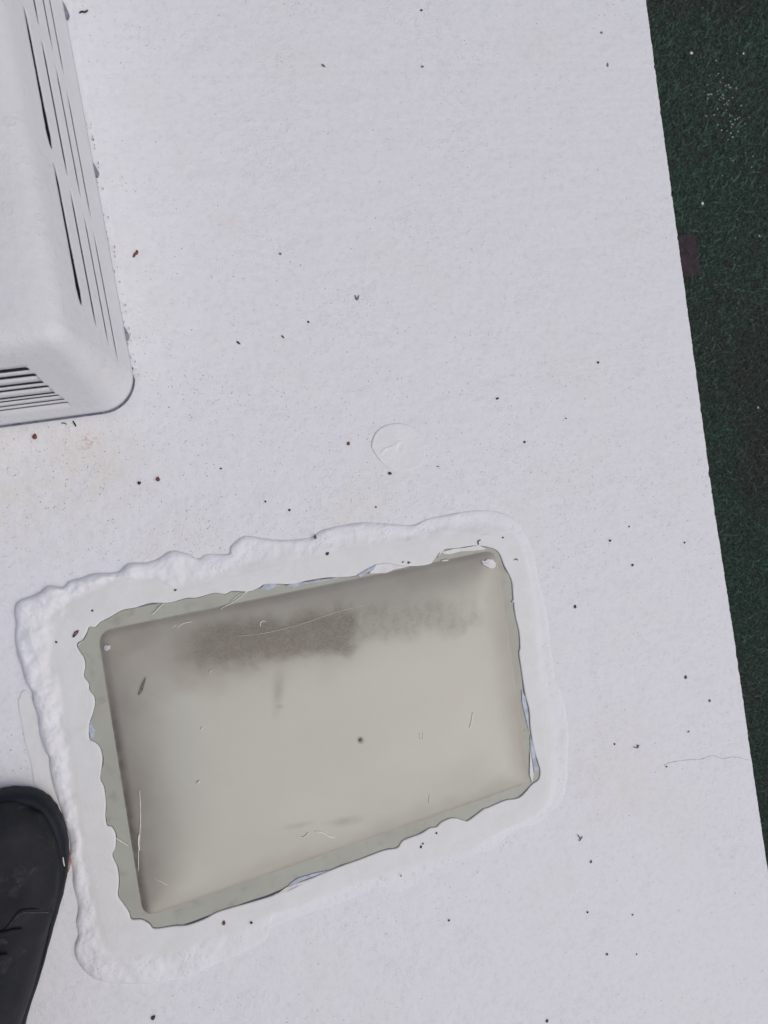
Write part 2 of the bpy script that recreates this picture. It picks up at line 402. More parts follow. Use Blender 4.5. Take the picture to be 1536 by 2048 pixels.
# ------------------------------------------------------------------ sealant ring
inner_px = [(154,1288),(166,1278),(174,1264),(179,1253),(190,1254),(201,1244),(220,1234),(245,1220),(271,1215),(301,1206),(339,1205),(372,1196),(393,1195),(428,1186),(450,1188),(464,1182),(498,1183),(518,1175),(533,1168),(582,1168),(615,1161),(655,1155),(677,1155),(708,1152),(743,1143),(770,1146),(801,1135),(845,1131),(863,1126),(876,1113),(883,1100),(916,1096),(952,1091),(985,1097),(998,1108),(1007,1130),(1022,1161),(1025,1192),(1029,1228),(1037,1263),(1039,1294),(1037,1305),(1041,1334),(1049,1387),(1057,1418),(1060,1458),(1067,1498),(1075,1525),(1079,1540),(1076,1558),(1062,1569),(1038,1594),(1009,1600),(976,1614),(965,1618),(932,1642),(916,1636),(898,1636),(881,1644),(872,1653),(859,1655),(841,1666),(814,1676),(803,1682),(793,1695),(766,1700),(721,1717),(677,1733),(624,1755),(580,1778),(553,1786),(540,1792),(500,1804),(440,1821),(408,1837),(375,1849),(347,1851),(309,1856),(299,1847),(283,1838),(263,1837),(258,1823),(246,1805),(236,1789),(238,1762),(235,1734),(225,1709),(231,1694),(232,1670),(224,1653),(214,1649),(211,1629),(212,1605),(208,1573),(201,1557),(204,1532),(205,1512),(200,1494),(191,1484),(179,1476),(179,1447),(184,1432),(190,1410),(189,1393),(179,1379),(178,1366),(168,1351),(171,1332),(168,1315),(159,1301)]
outer_px = [(29,1230),(31,1211),(41,1200),(61,1193),(81,1183),(98,1171),(125,1174),(139,1162),(162,1156),(190,1147),(234,1144),(257,1127),(291,1125),(315,1118),(342,1102),(376,1107),(396,1117),(416,1108),(456,1108),(462,1092),(484,1074),(500,1072),(558,1080),(620,1075),(646,1060),(712,1046),(761,1046),(823,1050),(854,1038),(885,1031),(947,1021),(996,1023),(1031,1038),(1049,1064),(1062,1090),(1069,1113),(1078,1157),(1091,1206),(1098,1250),(1102,1290),(1111,1356),(1124,1390),(1133,1423),(1138,1472),(1137,1500),(1135,1556),(1126,1600),(1102,1627),(1075,1649),(1031,1662),(987,1698),(951,1711),(890,1733),(850,1755),(810,1784),(783,1786),(765,1777),(739,1784),(668,1813),(611,1831),(544,1857),(525,1885),(444,1925),(363,1956),(307,1968),(242,1968),(202,1964),(174,1948),(153,1920),(149,1895),(156,1871),(152,1843),(156,1815),(147,1774),(145,1742),(141,1718),(139,1678),(129,1645),(115,1601),(105,1569),(99,1536),(97,1512),(91,1504),(78,1467),(75,1433),(66,1406),(63,1383),(51,1362),(44,1335),(34,1305),(30,1271),(32,1247)]
mid_px = [(112,1275),(135,1225),(180,1185),(230,1164),(305,1162),(359,1179),(440,1158),(520,1135),(588,1120),(640,1112),(712,1095),(810,1088),(900,1070),(985,1068),(1030,1090),(1053,1166),(1062,1228),(1071,1334),(1082,1400),(1090,1480),(1095,1550),(1087,1605),(1040,1640),(991,1662),(943,1689),(810,1724),(677,1772),(560,1815),(440,1858),(340,1892),(226,1905),(198,1843),(186,1782),(172,1720),(161,1682),(153,1600),(145,1540),(139,1474),(128,1420),(122,1372),(112,1320)]
RC = P((620, 1475))[:2]; NA = 1900
ths = np.linspace(-math.pi, math.pi, NA, endpoint=False)
def radial(pxs, sub, zz=0.002):
    w_ = [P(p, zz)[:2]-RC for p in pxs]; c_ = np.array(catmull(w_, sub)); a = np.arctan2(c_[:, 1], c_[:, 0]); r = np.hypot(c_[:, 0], c_[:, 1])
    i = np.argsort(a); a, r = a[i], r[i]
    return np.interp(ths, np.r_[a-2*math.pi, a, a+2*math.pi], np.r_[r, r, r])
rO, rM, rI = radial(outer_px, 6, .001), radial(mid_px, 6), radial(inner_px, 5)
NU, NV = 30, 16; V = []; tx = []
for i, th in enumerate(ths):
    c_, s_ = math.cos(th), math.sin(th)
    xo, yo = RC[0]+c_*rO[i], RC[1]+s_*rO[i]
    left = 1-float(sstep(-.16, .06, xo)); top = float(sstep(-.35, -.12, yo))
    h = .0015+.0014*top*(1-float(sstep(.15, .38, xo)))+.0034*left*(.75+.25*top)
    if yo < -.42: h *= .45+.55*left
    fl_ = .0036
    r0, r1, r2 = rO[i], min(rM[i], rO[i]-.012), rI[i]
    Wd = r0-r1
    for j in range(NU):
        u = (j/(NU-1))**1.6; r = r0-u*Wd; x, y = RC[0]+c_*r, RC[1]+s_*r; d = u*Wd
        w0 = .008 if h > .003 else .006
        rise = math.sqrt(max(0, 1-(1-min(1, d/w0))**2))
        body = h+(fl_-h)*float(sstep(.45, 1.0, u))
        lump = (1.5*fbm(x, y, 38, 2)+.55*fbm(x, y, 120, 2, 2.))*h*.27*(1-float(sstep(.75, 1, u)))
        if h > .004: lump += .0011*max(0, fbm(x, y, 30, 2, 7.))*math.sin(math.pi*min(1, u))
        V.append((x, y, max(-.0004, (body+lump)*rise-.0003))); tx.append(1-float(sstep(.55, 1., u+.22*fbm(x, y, 30, 2))))
    for j in range(1, NV):
        u = j/(NV-1); u = 1-(1-u)**1.6; r = r1-u*(r1-r2); x, y = RC[0]+c_*r, RC[1]+s_*r; d = r-r2
        V.append((x, y, fl_+.0002*fbm(x, y, 40, 2)-.0011*(1-math.sqrt(max(0, 1-(1-min(1, d/.0015))**2))))); tx.append(0)
    V.append((RC[0]+c_*(r2+.0002), RC[1]+s_*(r2+.0002), .0015)); tx.append(0)
nc = NU+NV; Fc = []
for i in range(NA):
    a0, b0 = i*nc, ((i+1) % NA)*nc
    for j in range(nc-1): Fc.append((a0+j, b0+j, b0+j+1, a0+j+1))
ring = mesh('sealant_ring', V, Fc, M_seal)
a = ring.data.attributes.new('texture', 'FLOAT', 'POINT'); a.data.foreach_set('value', np.array(tx, np.float32))
tag(ring, 'raised bumpy white sealant smeared in a wide frame around the skylight', 'sealant')
# dark ribbon painted in for the gap shade along the inner lip of the sealant
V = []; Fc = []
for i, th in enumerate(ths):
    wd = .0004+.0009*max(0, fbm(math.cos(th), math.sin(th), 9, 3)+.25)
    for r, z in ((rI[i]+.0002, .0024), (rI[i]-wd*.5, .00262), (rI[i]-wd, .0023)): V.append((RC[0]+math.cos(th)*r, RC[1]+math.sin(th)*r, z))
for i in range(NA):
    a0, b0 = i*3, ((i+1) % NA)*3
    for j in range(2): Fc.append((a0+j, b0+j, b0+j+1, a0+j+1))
child(mesh('gap_shade_line', V, Fc, M_grime_shade), sk)
# older thin sealant skin showing left of the bead
sp = [(38,1400),(41,1430),(46,1455),(51,1481),(57,1505),(63,1525),(66,1545),(68,1560),(74,1575),(88,1590),(104,1606),(125,1640),(128,1622),(115,1590),(108,1560),(100,1520),(82,1470),(76,1430),(64,1396),(50,1380)]
o = slab('old_sealant_skin', [q for q in catmull([P(p)[:2] for p in sp], 4)], .0002, .0010, M_seal, None, .0002)
a = o.data.attributes.new('texture', 'FLOAT', 'POINT'); a.data.foreach_set('value', np.full(len(o.data.vertices), .15, np.float32))
tag(o, 'thin flat strip of old cream sealant beside the left bead above the shoe tip', 'sealant')
# torn film and flakes along the lip
def piece(name, pts, z, mat, rag=.0004, th=.0005):
    o = slab(name, [P(p, z)[:2] for p in pts], z, z+th, mat, None, rag); child(o, sk); return o
piece('film_scrap', [(520,1178),(530,1168),(545,1166),(560,1170),(548,1175),(536,1180)], .0026, M_film)
piece('film_scrap', [(568,1172),(590,1166),(625,1162),(660,1157),(690,1155),(650,1162),(610,1168),(585,1175)], .0026, M_film)
piece('film_scrap', [(715,1150),(735,1138),(752,1130),(748,1140),(733,1148),(722,1154)], .0044, M_film)
piece('paint_flake', [(738,1146),(752,1130),(775,1127),(800,1132),(815,1133),(790,1138),(768,1146)], .0040, M_flake)
piece('paint_flake', [(884,1104),(905,1099),(930,1096),(958,1090),(972,1096),(950,1100),(922,1101),(900,1107),(888,1110)], .0027, M_flake, .0006)
piece('film_scrap', [(1043,1380),(1050,1392),(1056,1425),(1058,1462),(1052,1440),(1045,1405)], .0027, M_film)
piece('film_scrap', [(1060,1470),(1066,1490),(1072,1520),(1076,1540),(1068,1545),(1064,1520),(1060,1495)], .0027, M_film)
piece('paint_flake', [(1060,1500),(1064,1525),(1066,1548),(1064,1566),(1060,1550)], .0032, M_flake)
piece('paint_flake', [(556,1785),(572,1774),(600,1764),(622,1757),(618,1762),(595,1771),(572,1782),(560,1790)], .0030, M_cream)
piece('film_scrap', [(575,1776),(600,1763),(640,1748),(660,1740),(630,1746),(596,1757),(578,1768)], .0026, M_film)
piece('film_scrap', [(180,1440),(185,1452),(191,1462),(189,1474),(183,1476),(179,1460)], .0026, M_film)
piece('paint_flake', [(155,1290),(160,1284),(166,1279),(162,1285),(157,1291)], .0046, M_flake)
def domez(xy):
    d = ((Va[:, 0]-xy[0])**2+(Va[:, 1]-xy[1])**2).argmin(); return Va[d, 2]
def ondome(p):
    z = .02
    for _ in range(5):
        q = P(p, z); ds = quad_d(q[:2]); z = domez(q[:2]) if min(ds) > 0 else .0026
    return P(p, z)
def flake(px_, name='paint_flake'):
    c_ = [ondome(p) for p in px_]; cc_ = sum(c_)/len(c_); zc = max(q[2] for q in c_); zl = min(q[2] for q in c_)
    n_ = len(c_); V = [q+[0, 0, .0014] for q in c_]+[q-[0, 0, .0004] for q in c_]
    V.append(np.array([cc_[0], cc_[1], domez(cc_[:2])+.0016]))
    Fc = [(i, (i+1) % n_, 2*n_) for i in range(n_)]+[(i, (i+1) % n_, n_+(i+1) % n_, n_+i) for i in range(n_)]
    o = mesh(name, V, Fc, M_flake, None, False); bm = bmesh.new(); bm.from_mesh(o.data); bmesh.ops.recalc_face_normals(bm, faces=bm.faces); bm.to_mesh(o.data); bm.free()
    child(o, sk); return o
flake([(208,1294),(211,1290),(216,1291),(221,1290),(220,1297),(215,1301),(210,1300)])['label'] = 'small round white paint spot in the upper left corner of the dome'
flake([(962,1121),(970,1122),(974,1118),(984,1119),(991,1126),(990,1134),(981,1137),(974,1133),(966,1129)])['label'] = 'ragged white paint spot in the upper right corner of the dome'
curls = [([(328,1206),(318,1215),(310,1224),(304,1228)], .0007), ([(505,1176),(488,1188),(468,1203),(440,1218)], .0005), ([(499,1181),(478,1190),(460,1204)], .0004),
         ([(354,1257),(362,1249),(372,1245),(385,1243)], .0005), ([(345,1255),(350,1251),(354,1250)], .0004), ([(521,1253),(520,1246),(525,1242),(531,1243)], .0006),
         ([(945,1424),(943,1440),(939,1455)], .0006), ([(839,1466),(840,1477),(845,1477),(846,1466)], .0004), ([(596,1671),(601,1675),(610,1672),(617,1664)], .0006),
         ([(630,1662),(645,1665),(655,1671),(672,1674)], .0007), ([(648,1668),(660,1674),(668,1676)], .0005), ([(279,1580),(281,1620),(280,1660),(277,1700),(277,1742)], .0005),
         ([(278,1668),(277,1685),(279,1700)], .0009), ([(232,1675),(242,1682),(256,1690)], .0008), ([(306,1756),(320,1762),(334,1770)], .0004),
         ([(419,1345),(422,1340)], .0006), ([(394,1566),(399,1561)], .0009), ([(861,1586),(858,1598),(859,1607)], .0004), ([(470,1273),(530,1266),(600,1249),(668,1226),(740,1207)], .0002),
         ([(882,1121),(896,1120)], .0011), ([(1024,1205),(1026,1200)], .0009), ([(402,1458),(405,1454)], .0007)]
for pts, r in curls:
    o = tube('paint_curl', [ondome(p)+[0, 0, r*.8] for p in pts], r, M_curl, None, 5, .8, 4); child(o, sk)
# papery seed wing lying on the dome
wing = empty('seed_wing', tuple(ondome((283, 1375))))
tag(wing, 'slender brown papery seed wing lying on the left part of the dome', 'seed')
for pts in ([(277,1390),(281,1376),(286,1366),(292,1355)], [(277,1390),(284,1382),(287,1372),(292,1355)], [(282,1379),(286,1376)]):
    child(tube('rib', [ondome(p)+[0, 0, .001] for p in pts], .00045, M_grey, None, 5), wing)

# ------------------------------------------------------------------ round dab of sealant
dab_px = [(742,893),(744,880),(750,866),(762,855),(778,848),(798,846),(815,849),(830,858),(842,870),(849,885),(851,902),(848,920),(838,933),(820,941),(800,943),(780,938),(764,927),(752,912),(746,902)]
dw = [P(p)[:2] for p in dab_px]; dc = sum(dw)/len(dw); dcu = catmull([q-dc for q in dw], 6); V = []; Fc = []; nd = len(dcu)
swirl = [P(p)[:2] for p in catmull([(763,906),(770,898),(785,893),(795,886),(804,884),(808,893),(803,902)], 8, False)]
for j in range(26):
    t = 1-(j/25)**1.4
    for q in dcu:
        x, y = dc+q*t; d = np.linalg.norm(q)*(1-t)
        upl = .5+.5*(-q[0]+q[1]*.6)/np.linalg.norm(q)
        z = (.0005+.0008*upl)*math.sqrt(max(0, 1-(1-min(1, d/.0018))**2))-.0002+.0002*fbm(x, y, 90, 2)
        ds_ = min(math.hypot(x-s[0], y-s[1]) for s in swirl); z += .0006*math.exp(-(ds_/.0011)**2)
        V.append((x, y, z))
for j in range(25):
    for i in range(nd):
        a, b = j*nd+i, j*nd+(i+1) % nd; Fc.append((a, a+nd, b+nd, b))
dab = mesh('sealant_dab', V, Fc, M_seal)
bm = bmesh.new(); bm.from_mesh(dab.data); bmesh.ops.remove_doubles(bm, verts=bm.verts, dist=1e-5); bmesh.ops.recalc_face_normals(bm, faces=bm.faces)
if sum(f.normal.z for f in bm.faces) < 0: bmesh.ops.reverse_faces(bm, faces=bm.faces)
bm.to_mesh(dab.data); bm.free()
a = dab.data.attributes.new('texture', 'FLOAT', 'POINT'); a.data.foreach_set('value', np.full(len(dab.data.vertices), .55, np.float32))
tag(dab, 'flat round white dab of sealant on the roof above the skylight', 'sealant')

# ------------------------------------------------------------------ vent cover (top left)
VH = .150; xr, yf, LX, LY = -.018, .100, .62, .66
vent = empty('vent_cover', (xr-LX/2, yf+LY/2, 0))
tag(vent, 'white box-shaped roof vent cover with long dark louver slots on its sides', 'vent')
prof = [(0, .0075), (.001, .012)] ; 
def pr(t):   # t 0..1 along the side: inset, height
    return (.001+.037*t, .010+.120*t)
top_prof = [(.040, .1375), (.0435, .1435), (.048, .1475), (.054, .1497), (.066, .1510), (.10, .152), (.18, .1525), (.295, .153)]
rows = [  # t centre, half height (t units) front, right
 (.23, .014, 'f'), (.26, .017, 'r'), (.29, .015, 'f'), (.37, .0165, 'f'), (.395, .018, 'r'), (.42, .019, 'f'), (.535, .021, 'f'), (.575, .020, 'r'), (.61, .023, 'f'), (.73, .025, 'f'), (.78, .034, 'r'), (.83, .030, 'f')]
def corner_c(inset):      # arc centre distance from the base outline, and radius
    r = .036-.5*inset; return inset+max(r, .010), max(r, .010)
def side_span(inset): 
    c_, r_ = corner_c(inset); return c_
# right side slot ends (photo) for its four rows, near end and starts going away
RS = {.78: [((152,612),(100,330)), ((98,298),(55,15))], .575: [((190,655),(136,382)), ((133,352),(88,80)), ((84,50),(70,-60))], .395: [((219,692),(165,428)), ((160,395),(113,130)), ((108,100),(90,-60))], .26: [((244,722),(190,465)), ((186,435),(138,180)), ((133,150),(110,-60))]}
FS = {.23: (138,806), .29: (129,797), .37: (118,783), .42: (108,773), .535: (95,756), .61: (83,743), .73: (68,722), .83: (52,706)}
def v_of(y, inset): c_ = side_span(inset); return (y-(yf+c_))/(LY-2*c_)
def u_of(x, inset): c_ = side_span(inset); return ((xr-c_)-x)/(LX-2*c_)
rslots = {}; fslots = {}
for t, lst in RS.items():
    ins, z = pr(t); rslots[t] = [(v_of(P(a, z)[1], ins), v_of(P(b, z)[1], ins)) for a, b in lst]
    last = rslots[t][-1][1]; ln = rslots[t][0][1]-rslots[t][0][0]
    while last+.05+ln*.6 < .98: rslots[t].append((last+.05, min(.985, last+.05+ln))); last = rslots[t][-1][1]
for t, a in FS.items():
    ins, z = pr(t); u0 = u_of(P(a, z)[0], ins); fslots[t] = [(u0, u0+.27), (u0+.32, u0+.59), (u0+.64, min(.97, u0+.91))]
taper = [0, .002, .005, .010, .018, .03]
def cols(slots, L, tp):
    s = set(np.linspace(0, 1, 61))
    for lst in slots.values():
        for a, b in lst:
            for d in tp: s.add(a+d/L); s.add(b-d/L)
            s.add(a-.0005); s.add(b+.0005)
    s = sorted(x for x in s if 0 <= x <= 1); out = [s[0]]
    for x in s[1:]:
        if x-out[-1] > 2e-4: out.append(x)
    out[-1] = 1.0
    return out
rc = cols(rslots, LY, [0, .003, .008, .018, .035]); fc = cols(fslots, LX, [0, .001, .0025, .005])
def half(slots, t, x, L, rr, pointed):
    for a, b in slots.get(t, []):
        if a-1e-6 <= x <= b+1e-6:
            d = min(x-a, b-x)*L
            if pointed: return rr*min(1, .2+.8*(d/.018)**.6) if d < .018 else rr
            return rr*math.sqrt(max(.02, 1-(1-min(1, d/.0035))**2))
    return 0
# perimeter columns: right side (near -> far), far side, left side, front side (left -> right), with corner arcs
per = [('R', v) for v in rc]+[('c', 0, a) for a in np.linspace(0, 90, 9)[1:-1]]+[('B', v) for v in np.linspace(0, 1, 30)]+[('c', 1, a) for a in np.linspace(90, 180, 9)[1:-1]] \
    +[('L', v) for v in np.linspace(0, 1, 30)]+[('c', 2, a) for a in np.linspace(180, 270, 9)[1:-1]]+[('F', v) for v in fc[::-1]]+[('c', 3, a) for a in np.linspace(270, 360, 11)[1:-1]]
def pos(pc, inset, z):
    c_, r_ = corner_c(inset); x0, x1, y0, y1 = xr-LX+c_, xr-c_, yf+c_, yf+LY-c_
    if pc[0] == 'R': return (xr-inset, y0+pc[1]*(y1-y0), z)
    if pc[0] == 'L': return (xr-LX+inset, y1-pc[1]*(y1-y0), z)
    if pc[0] == 'B': return (x1-pc[1]*(x1-x0), yf+LY-inset, z)
    if pc[0] == 'F': return (x1-pc[1]*(x1-x0), yf+inset, z)
    cx, cy = [(x1, y1), (x0, y1), (x0, y0), (x1, y0)][pc[1]]; a = math.radians(pc[2])
    return (cx+r_*math.cos(a), cy+r_*math.sin(a), z)
lines = []   # each: function of column -> (inset, z), open-flag with next
V = []; npc = len(per)
lv = [('p', prof[0]), ('p', prof[1]), ('t', .06), ('t', .12)]
for t, hh, side in rows: lv += [('lo', t, hh, side), ('hi', t, hh, side)]
lv += [('t', .90), ('t', .96)]+[('p', p) for p in top_prof]
def level(L_, pc):
    if L_[0] == 'p': return L_[1]
    if L_[0] == 't': return pr(L_[1])
    t, hh, side = L_[1:]; h = 0
    if side == 'r' and pc[0] == 'R': h = half(rslots, t, pc[1], LY, hh, True)
    if side == 'f' and pc[0] == 'F': h = half(fslots, t, pc[1], LX, hh, False)
    if h and t == .78:
        a_ = max(a for a, b in rslots[t] if a <= pc[1]+1e-6); h *= (.62+.75*math.exp(-(pc[1]-a_)/.07))*(1+.16*fbm(pc[1]*3, 1, 14, 3))
    h = max(h, .0015)
    return pr(t-h if L_[0] == 'lo' else t+h)
for L_ in lv:
    for pc in per:
        i_, z_ = level(L_, pc); V.append(pos(pc, i_, z_))
Fc = []
for i in range(len(lv)-1):
    L_ = lv[i]
    for j in range(npc):
        k2 = (j+1) % npc; p, q = per[j], per[k2]; hole = False
        if L_[0] == 'lo' and p[0] == q[0] == ('R' if L_[3] == 'r' else 'F'):
            sl_ = (rslots if L_[3] == 'r' else fslots)[L_[1]]; mdl = (p[1]+q[1])/2
            hole = any(a <= mdl <= b for a, b in sl_)
        if not hole: Fc.append((i*npc+j, i*npc+k2, (i+1)*npc+k2, (i+1)*npc+j))
Fc.append(tuple((len(lv)-1)*npc+j for j in range(npc)))
shell = mesh('housing', V, Fc, M_vent); child(shell, vent)
md = shell.modifiers.new('thickness', 'SOLIDIFY'); md.thickness = .0012; md.offset = -1
# coating sags: gentle wobble of the thick paint
for v in shell.data.vertices:
    v.co.z += .0007*fbm(v.co.x, v.co.y, 14, 2)*(1 if v.co.z > .02 else .2)
lin = []  # dark sheet added behind the slots to paint the shaded interior
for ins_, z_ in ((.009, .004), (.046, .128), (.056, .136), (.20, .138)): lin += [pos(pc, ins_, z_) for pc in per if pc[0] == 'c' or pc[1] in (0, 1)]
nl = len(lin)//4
child(mesh('slot_shade_liner', lin, [(i*nl+j, i*nl+(j+1) % nl, (i+1)*nl+(j+1) % nl, (i+1)*nl+j) for i in range(3) for j in range(nl)]+[tuple(range(3*nl, 4*nl))], M_slot), vent)
child(box('inner_floor_shade', (xr-LX+.02, yf+.02, .0005), (xr-.02, yf+LY-.02, .003), M_slot), vent)  # dark floor sheet, coloured like the liner to paint the vent's inner shade
gp = [pos(pc, -.0014 if pc[0] in 'cF' else .001, 0)[:2] for pc in per if pc[0] == 'c' or pc[1] in (0, 1)]  # pushed out along the front as a dark band for the gap's shade
child(slab('gasket_shade', gp, .0004, .0040, M_gask_shade), vent)
for a, b in (((127, 8), (134, 42)), ((186, 328), (193, 357)), ((249, 653), (258, 682))):  # solid dark wedges stand in for the shaded gaps under the base
    pa, pb = P(a, .004), P(b, .004); xm = xr+.0006
    child(slab('base_gap_shade', [(xm-.001, pa[1]), (xm+.0006, pa[1]-.003), (xm+.003, pb[1]+.004), (xm+.001, pb[1]), (xm-.003, pb[1]+.002)], .0046, .0085, M_gap_shade), vent)
# sealant fillet under the right edge (faint line of gummed dirt)
V = []; Fc = []; yy = np.linspace(yf+.04, yf+LY-.04, 300)
for y in yy:
    wob = .0012*fbm(y, 1, 50, 3); V += [(xr-.004, y, .0073), (xr+.0022+wob*.6, y, .0028), (xr+.0075+wob*1.6, y, -.0002)]
for i in range(len(yy)-1):
    for j in range(2): a = i*3+j; Fc.append((a, a+1, a+4, a+3))
child(mesh('sealant_fillet', V, Fc, M_roof), vent)
V = []; Fc = []; gk = 0
for i in range(70):   # gummed specks along the fillet
    y = yf+.03+.26*random.random()**1.2; x = xr+random.choice([.0005, .0045])+random.gauss(0, .0005); r = random.uniform(.0002, .0006); l_ = r*random.uniform(1, 3.5)
    b0 = len(V); V += [(x-r*.6, y-l_, .0042), (x+r*.6, y-l_*.6, .0036), (x+r*.5, y+l_, .0036), (x-r*.6, y+l_*.7, .0042), (x, y, .0052)]
    Fc += [(b0, b0+1, b0+4), (b0+1, b0+2, b0+4), (b0+2, b0+3, b0+4), (b0+3, b0, b0+4)]
o = mesh('gummed_dirt', V, Fc, M_grime_shade); o['kind'] = 'stuff'; child(o, vent)

# ------------------------------------------------------------------ shoe and lower leg of the person standing at the left
right_px = [(20,1580),(45,1578),(75,1585),(100,1600),(118,1625),(129,1655),(136,1682),(137.5,1708),(135,1742),(130,1775),(120,1812),(108,1850),(98,1890),(88,1925),(80,1955),(68,1990),(57,2022),(50,2048)]
rp = [P(p, .014)[:2] for p in right_px]
ax = unit([.20, .98]); nr_ = np.array([ax[1], -ax[0]]); toe = rp[0]+ax*.0003
srt = [((toe-q)@ax, (q-toe)@nr_) for q in rp]
ss = np.array([max(0, a) for a, b in srt]); rr_ = np.array([b for a, b in srt])
SL = .30
ss = np.r_[ss, .262, .285, .297, SL]; rr_ = np.r_[rr_, rr_[-1]-.003, rr_[-1]-.008, rr_[-1]-.016, rr_[-1]-.028]
st_ = np.r_[0, .0012, .005, .012, .022, .036, .052, .07, .09, .11, .13, .15, .17, .19, .21, .23, .25, .268, .283, .293, .298, SL]
ri = np.interp(st_, ss, rr_); ri[0] = .001
li = -np.interp(st_, [0, .0012, .005, .012, .022, .036, .052, .07, .09, .11, .13, .15, .18, .21, .24, .262, .285, .297, SL], [.001, .010, .020, .030, .038, .045, .049, .050, .049, .047, .045, .044, .043, .042, .041, .038, .030, .018, .004])
ri[-1] = rr_[-1]; li[-1] = ri[-1]-.004
def station(s, l, z): q = toe-ax*s+nr_*l; return (q[0], q[1], z)
def loft(name, secs, mat, parent, capz=True):
    V = []; m_ = len(secs[0])
    for s in secs: V += s
    Fc = [(i*m_+j, i*m_+j+1, (i+1)*m_+j+1, (i+1)*m_+j) for i in range(len(secs)-1) for j in range(m_-1)]
    Fc += [(i*m_+m_-1, i*m_, (i+1)*m_, (i+1)*m_+m_-1) for i in range(len(secs)-1)]
    Fc += [tuple(range(m_)), tuple((len(secs)-1)*m_+j for j in range(m_))[::-1]]
    o = mesh(name, V, Fc, mat); bm = bmesh.new(); bm.from_mesh(o.data); bmesh.ops.recalc_face_normals(bm, faces=bm.faces); bm.to_mesh(o.data); bm.free()
    if parent: child(o, parent)
    return o
pers = empty('person', (float(toe[0]-ax[0]*.15), float(toe[1]-ax[1]*.15), 0))
tag(pers, 'person standing at the left, only the toe of one dark laced shoe in view', 'person')
# upper: dense loft, toe cap dome rising to the instep
def interp_out(s): return np.interp(s, st_, li), np.interp(s, st_, ri)
secs = []; NS = 70; MC = 34
for i in range(NS):
    s = .0065+(SL-.013)*(i/(NS-1))**1.25
    l, r = interp_out(s); wmul = min(1, ((s-.004)/.02))**.5
    inset = float(np.interp(s, [0, .04, .09, .15], [.0088, .0075, .0048, .0035]))
    l, r = l+inset*.9, r-inset
    if s < .02: 
        mid_ = (l+r)/2; l = mid_+(l-mid_)*wmul; r = mid_+(r-mid_)*wmul
    if r-l < .006: l, r = (l+r)/2-.003, (l+r)/2+.003
    hgt = float(np.interp(s, [0, .006, .015, .03, .05, .08, .11, .15, .19, .22, .26, SL], [.030, .036, .046, .053, .056, .059, .068, .084, .098, .104, .100, .088]))
    mid_, hw = (l+r)/2, (r-l)/2; sec = [station(s, l, .020), station(s, mid_, .016), station(s, r, .020)]
    pw = .62 if s < .1 else .8
    for j in range(MC):
        a = math.pi*j/(MC-1); ca, sa = math.cos(a), math.sin(a)
        lx = mid_+hw*math.copysign(abs(ca)**.75, ca); zz = .024+(hgt-.024)*abs(sa)**pw
        q = station(s, lx, zz)
        wr = .0010*fbm(q[0], q[1], 45, 3)+.0012*math.sin(s*210+3*fbm(q[0], q[1], 20, 2))*math.exp(-((s-.095)/.02)**2)
        sec.append((q[0], q[1], zz+wr*sa))
    secs.append(sec)
upper = loft('shoe_upper', secs, M_shoe, pers)
# sole: rounded rubber, outline = outer line
ang = None
def sole_outline(off, z, jag=0):
    pts = []
    S2 = np.r_[np.linspace(0, 1, 60)**1.8*SL]
    for s in S2: l, r = interp_out(s); pts.append(np.array(station(s, r, z)))
    for s in S2[::-1]: l, r = interp_out(s); pts.append(np.array(station(s, l, z)))
    c_ = sum(pts)/len(pts); out = []
    for i, p in enumerate(pts):
        d = unit(pts[(i+1) % len(pts)][:2]-pts[i-1][:2]) if np.linalg.norm(pts[(i+1) % len(pts)][:2]-pts[i-1][:2]) > 1e-7 else np.array([1., 0]); nn = np.array([d[1], -d[0]])
        if nn@(p[:2]-c_[:2]) < 0: nn = -nn
        q = p[:2]+nn*(off+jag*(.5+.5*math.sin(i*1.9))*(1 if i < 60 else .6)); out.append((q[0], q[1], z))
    return out
sol = loft('sole', [sole_outline(-.003, .0012), sole_outline(-.0008, .003, .0006), sole_outline(.0000, .010, .0004), sole_outline(.0000, .018), sole_outline(-.0010, .0245), sole_outline(-.0035, .0275), sole_outline(-.0075, .0282), sole_outline(-.0105, .0268), sole_outline(-.013, .026)], M_sole, None)
sol.parent = upper; sol.matrix_parent_inverse = Matrix.Translation(-Vector(pers.location)) if False else Matrix.Identity(4)
sol.matrix_parent_inverse = upper.matrix_parent_inverse.inverted() @ Matrix.Identity(4) if False else Matrix.Identity(4)
UP = np.array([q for s in secs for q in s]); 
def onshoe(p):
    z = .05
    for _ in range(6):
        q = P(p, z); d = (UP[:, 0]-q[0])**2+(UP[:, 1]-q[1])**2+np.where(UP[:, 2] < .027, 1, 0); z = .5*z+.5*UP[d.argmin(), 2]
    return P(p, z)
def shoepart(o):
    o.parent = upper; return o
shoepart(tube('stitched_seam', [onshoe(p)+[0, 0, .0006] for p in [(-20,1885),(0,1868),(18,1850),(34,1829),(48,1821),(75,1819),(104,1819)]], .0013, M_lace, None, 6, .6))
shoepart(tube('stitched_seam', [onshoe(p)+[0, 0, .0004] for p in [(104,1819),(102,1845),(96,1880),(88,1915),(80,1948)]], .0008, M_lace, None, 6, .6))
for pts in ([(-40,1880),(-15,1873),(5,1867),(25,1862),(46,1858)], [(-60,1930),(-30,1922),(-5,1914),(16,1909)], [(-80,1985),(-50,1975),(-25,1965)]):
    shoepart(tube('lace', [onshoe(p)+[0, 0, .0022] for p in pts], .0032, M_lace, None, 8, .6))
shoepart(tube('white_scuff', [onshoe(p)+[0, 0, .0004] for p in [(126,1714),(127,1722),(129,1732)]], .0007, M_curl, None, 5, .5))
